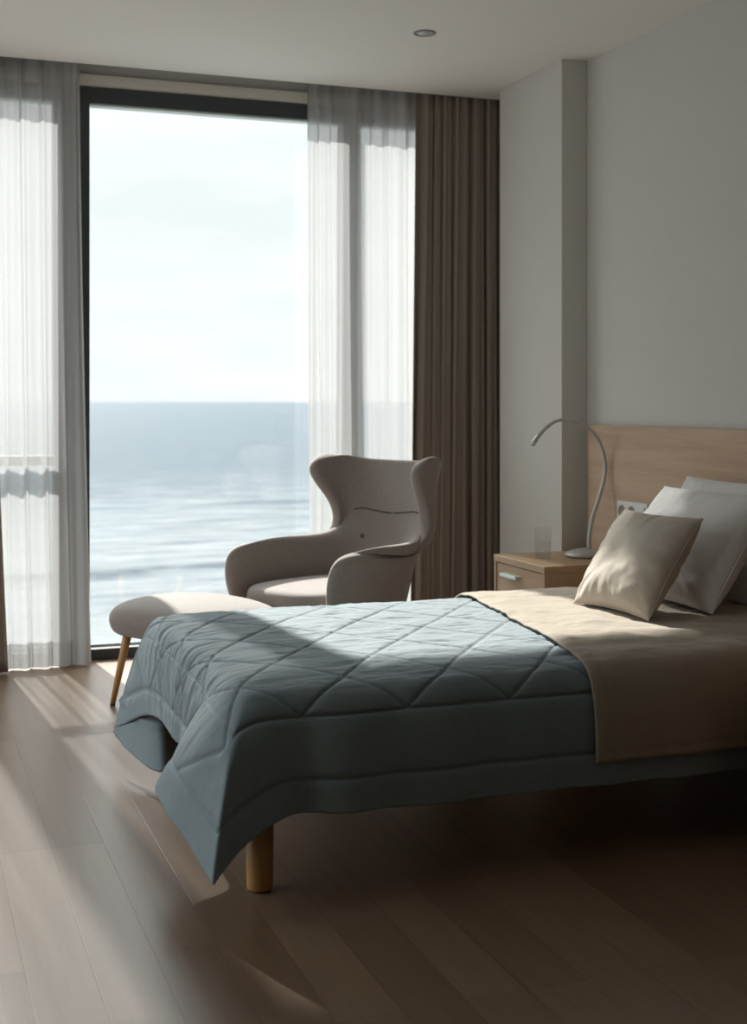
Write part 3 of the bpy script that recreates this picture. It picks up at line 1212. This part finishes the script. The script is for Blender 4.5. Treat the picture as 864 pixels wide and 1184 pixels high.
# ------------------------------------------------------------------ pillows
def pillow(name, wd, ht, th, mat, seed, n=64, pinch=.07, wr=.006, powr=.55, flange=0.0):
    g = np.linspace(-1, 1, n)
    # denser samples near the border
    g = np.sign(g) * (1 - (1 - np.abs(g)) ** 1.4)
    U, V = np.meshgrid(g, g, indexing='ij')
    px_ = U * (1 - pinch * (1 - V ** 2) * np.abs(U) ** 2)
    py_ = V * (1 - pinch * (1 - U ** 2) * np.abs(V) ** 2)
    X = px_ * wd / 2
    Yv = py_ * ht / 2
    body = np.clip((1 - np.abs(U) ** 2.6) * (1 - np.abs(V) ** 2.6), 0, 1) ** powr
    ang = np.arctan2(V, U)
    rad = np.maximum(np.abs(U), np.abs(V))
    ruck = noise2(ang * 9 + 40, rad * 1.3, seed, 3) * np.clip(rad - .35, 0, 1) * (1 - rad ** 8)
    soft = noise2(U * 2.2 + 9, V * 2.2, seed + 1, 3)
    vs, fs = [], []
    zs = []
    for sgn in (1, -1):
        zz = sgn * (th / 2 * body + wr * 1.6 * ruck + wr * soft * body)
        zs.append(zz)
    zs[0] = np.maximum(zs[0], zs[1] + .0)
    idx = -np.ones((2, n, n), int)
    k = 0
    for s in (0, 1):
        for i in range(n):
            for j in range(n):
                bd = i in (0, n - 1) or j in (0, n - 1)
                if s == 1 and bd:
                    idx[1, i, j] = idx[0, i, j]
                    continue
                vs.append((X[i, j], Yv[i, j], 0.0 if bd else zs[s][i, j]))
                idx[s, i, j] = k
                k += 1
    for s in (0, 1):
        for i in range(n - 1):
            for j in range(n - 1):
                q = (idx[s, i, j], idx[s, i + 1, j], idx[s, i + 1, j + 1], idx[s, i, j + 1])
                fs.append(q if s == 0 else q[::-1])
    me = bpy.data.meshes.new(name)
    me.from_pydata(vs, [], fs)
    o = link(name, me, mat, smooth=True)
    # edge seam
    ring = [(X[i, 0], Yv[i, 0]) for i in range(n)] + [(X[-1, j], Yv[-1, j]) for j in range(1, n)] + \
           [(X[i, -1], Yv[i, -1]) for i in range(n - 2, -1, -1)] + [(X[0, j], Yv[0, j]) for j in range(n - 2, 0, -1)]
    bm = bmesh.new()
    rr = .0022
    rings = []
    m = len(ring)
    for i, (x, y) in enumerate(ring):
        a = Vector(ring[(i + 1) % m]) - Vector(ring[i - 1])
        a.normalize()
        nn = Vector((a.y, -a.x, 0))
        rings.append([bm.verts.new(Vector((x, y, 0)) + nn * rr * math.cos(t) + Vector((0, 0, 1)) * rr * math.sin(t)) for t in
                      [k2 * math.pi / 3 for k2 in range(6)]])
    for i in range(m):
        A, B = rings[i], rings[(i + 1) % m]
        for k2 in range(6):
            bm.faces.new((A[k2], A[(k2 + 1) % 6], B[(k2 + 1) % 6], B[k2]))
    bm_obj('edge_seam', bm, mat, o, smooth=True)
    return o


def place(o, bottom_mid, tilt, yaw, ht, roll=0.0):
    """stands on its lower edge; local x -> world -Y.. , local y -> up, local z -> faces the foot of the bed"""
    # columns: local x -> (0,-1,0), y -> up, z -> -X
    base = Matrix(((0, 0, -1, 0), (-1, 0, 0, 0), (0, 1, 0, 0), (0, 0, 0, 1)))
    m = (Matrix.Translation(Vector(bottom_mid)) @ Matrix.Rotation(yaw, 4, 'Z') @ Matrix.Rotation(tilt, 4, 'Y') @ base
         @ Matrix.Rotation(roll, 4, 'Z') @ Matrix.Translation((0, ht / 2, 0)))
    o.matrix_world = m


p1 = pillow('pillow', .60, .415, .18, 'white', 51, pinch=.05, wr=.008, powr=.5)
place(p1, (2.315, 3.655, .545), R(34), R(1), .415, R(0))
tag(p1, 'white pillow leaning directly behind the beige cushion', 'pillow', 'white pillows')
p2 = pillow('pillow', .64, .42, .15, 'white', 57, pinch=.045, wr=.008, powr=.5)
place(p2, (2.535, 3.765, .540), R(27), R(1), .42, R(0))
tag(p2, 'white pillow at the back standing against the headboard', 'pillow', 'white pillows')
p3 = pillow('cushion', .385, .36, .15, 'cush', 63, pinch=.07, wr=.008, powr=.5)
place(p3, (2.075, 3.545, .537), R(35), R(6), .36, R(0))
tag(p3, 'square beige linen cushion in front of the white pillows', 'cushion')

# ------------------------------------------------------------------ wing chair
PHI = R(28)
CC = Vector((1.80, 5.18, 0))
chair = tag(empty('wing_chair', CC, math.pi + PHI), 'taupe upholstered wing chair between bed and window', 'armchair')
# local: +x forward, +y = towards the camera side after rotation by 180+28 degrees
E_ = [(.36, .27), (.43, .33), (.465, .42), (.470, .51), (.44, .578), (.35, .602), (.18, .585), (.03, .565), (-.09, .580), (-.165, .645), (-.145, .745),
      (-.055, .840), (-.030, .900), (-.07, .945), (-.15, .958)]
ZB = [.27, .32, .38, .44, .49, .535, .58, .63, .68, .73, .78, .83, .875, .91, .93]
HW = [.235, .265, .285, .295, .30, .30, .295, .285, .27, .255, .26, .285, .30, .295, .28]
NTc = len(E_)


def shell(u, t):
    """u in -1..1 across, t in 0..NTc-1"""
    i = min(int(t), NTc - 2)
    f = t - i
    lerp = lambda a, b: a + (b - a) * f
    e = lerp(E_[i][0], E_[i + 1][0])
    ze = lerp(E_[i][1], E_[i + 1][1])
    zb = lerp(ZB[i], ZB[i + 1])
    hw = lerp(HW[i], HW[i + 1])
    fb = -.15 - .17 * (zb - .27) / .675
    s = abs(u)
    th = s * math.pi / 2
    n = 2.7
    l = hw * (math.sin(th)) ** (2 / n)
    fwd = fb + (e - fb) * (1 - max(math.cos(th), 0) ** (2 / n))
    k = min(max((s - .25) / .75, 0), 1)
    k = k * k * (3 - 2 * k)
    return Vector((fwd, l * (1 if u > 0 else -1), zb + (ze - zb) * k))


us = []
for k in range(-9, 10):
    x = k / 9
    us.append(math.copysign(abs(x) ** 1.0, x))
P = np.array([[tuple(shell(u, t)) for t in range(NTc)] for u in us])
sh = link('shell', grid_mesh('shell', P), 'chair', chair, smooth=True)
so = sh.modifiers.new('s', 'SOLIDIFY')
so.thickness = .062
so.offset = 0
so.use_even_offset = False
ss = sh.modifiers.new('ss', 'SUBSURF')
ss.levels = 3
ss.render_levels = 3


def inner_pt(u, t, off):
    p = shell(u, t)
    e = 1e-3
    a = shell(u + e, t) - shell(u - e, t)
    b = shell(u, t + e) - shell(u, t - e)
    n = a.cross(b).normalized()
    if n.x < 0:
        n = -n
    return p + n * off


# crease under the head bolster, button
bm = bmesh.new()
tube(bm, [inner_pt(u, 8.35 + .8 * abs(u), .0318) for u in np.linspace(-.46, .44, 30)], .0034, 8)
bm_obj('back_seam', bm, 'seamc', chair, smooth=True)
q = inner_pt(-.22, 6.2, .034)
bm = bmesh.new()
bmesh.ops.create_uvsphere(bm, u_segments=20, v_segments=12, radius=.011, matrix=Matrix.Translation(q) @ Matrix.Diagonal((.5, 1, 1, 1)))
bm_obj('button', bm, 'seamc', chair, smooth=True)
# seat platform and cushion
def soft_block(bm, x0, x1, hy0, hy1, z0, z1, nx=26, ny=26, crown=.02, p=3.2):
    """superellipse cushion; half width varies hy0 (back) -> hy1 (front)"""
    rings = []
    prof = [(0, -1), (.55, -1), (.86, -.93), (.97, -.62), (1, -.1), (.985, .45), (.93, .8), (.8, .96), (.5, 1.0 + crown / (z1 - z0)), (0, 1 + 2 * crown / (z1 - z0))]
    prof = catmull(prof, 30)
    cx_, hx_ = (x0 + x1) / 2, (x1 - x0) / 2
    zc, hz = (z0 + z1) / 2, (z1 - z0) / 2
    n = 56
    for r, h in prof:
        r = max(r, 0)
        ring = []
        for i in range(n):
            a = 2 * math.pi * i / n
            c, s = math.cos(a), math.sin(a)
            ex_ = math.copysign(abs(c) ** (2 / p), c)
            ey_ = math.copysign(abs(s) ** (2 / p), s)
            w_ = hy0 + (hy1 - hy0) * (ex_ * r + 1) / 2
            ring.append(bm.verts.new((cx_ + hx_ * r * ex_, w_ * r * ey_, zc + hz * h)))
        rings.append(ring)
    for a, b in zip(rings[:-1], rings[1:]):
        for i in range(n):
            j = (i + 1) % n
            bm.faces.new((a[i], a[j], b[j], b[i]))
    bmesh.ops.remove_doubles(bm, verts=bm.verts[:], dist=1e-5)


bm = bmesh.new()
soft_block(bm, -.16, .40, .235, .27, .255, .345)
bm_obj('seat_base', bm, 'chair', chair, smooth=True)
bm = bmesh.new()
soft_block(bm, -.13, .47, .235, .268, .345, .445, crown=.008)
bm_obj('seat_cushion', bm, 'chair', chair, smooth=True)
for (lx, ly) in ((.30, .20), (.30, -.20), (-.10, .17), (-.10, -.17)):
    bm = bmesh.new()
    tube(bm, [(lx * 1.22, ly * 1.18, .006), (lx * 1.1, ly * 1.1, .13), (lx, ly, .265)], [.011, .015, .019], 18)
    g = bm_obj('leg', bm, 'legw', chair, smooth=True)

# ------------------------------------------------------------------ ottoman
OC = Vector((1.075, 4.965, 0))
ott = tag(empty('ottoman', OC, math.pi + PHI), 'taupe footstool on splayed tapered oak legs by the foot of the bed', 'footstool')
n1, n2 = 72, 34
prof = catmull([(0, -1), (.5, -1), (.84, -.96), (.95, -.72), (.995, -.2), (1, .15), (.975, .5), (.9, .8), (.74, .97), (.4, 1.04), (0, 1.06)], n2)
bm = bmesh.new()
rings = []
for r, h in prof:
    r = max(r, 0)
    ring = []
    for i in range(n1):
        a = 2 * math.pi * i / n1
        c, s = math.cos(a), math.sin(a)
        p = 3.4
        ex_ = math.copysign(abs(c) ** (2 / p), c) * r
        ey_ = math.copysign(abs(s) ** (2 / p), s) * r
        x = ex_ * .25
        y = ey_ * .335
        # bowed: falls away towards the two ends
        zc = .366 - .020 * ex_ ** 2 - .022 * ey_ ** 2
        hz = .068 - .006 * ex_ ** 2 - .006 * ey_ ** 2
        ring.append(bm.verts.new((x, y, zc + hz * h)))
    rings.append(ring)
for a, b in zip(rings[:-1], rings[1:]):
    for i in range(n1):
        j = (i + 1) % n1
        bm.faces.new((a[i], a[j], b[j], b[i]))
bmesh.ops.remove_doubles(bm, verts=bm.verts[:], dist=1e-5)
bm_obj('cushion', bm, 'chair', ott, smooth=True)
for sx_ in (-1, 1):
    for sy_ in (-1, 1):
        bm = bmesh.new()
        a = Vector((sx_ * .150, sy_ * .215, .315))
        b = Vector((sx_ * .185, sy_ * .275, .008))
        tube(bm, [b, b.lerp(a, .5), a], [.0105, .0145, .0185], 20)
        g = bm_obj('leg', bm, 'legw', ott, smooth=True)
        bm = bmesh.new()
        lathe(bm, [(0, 0), (.010, 0), (.011, .010), (0, .010)], 20, (b.x, b.y, 0))
        bm_obj('glide', bm, 'rubber', g)
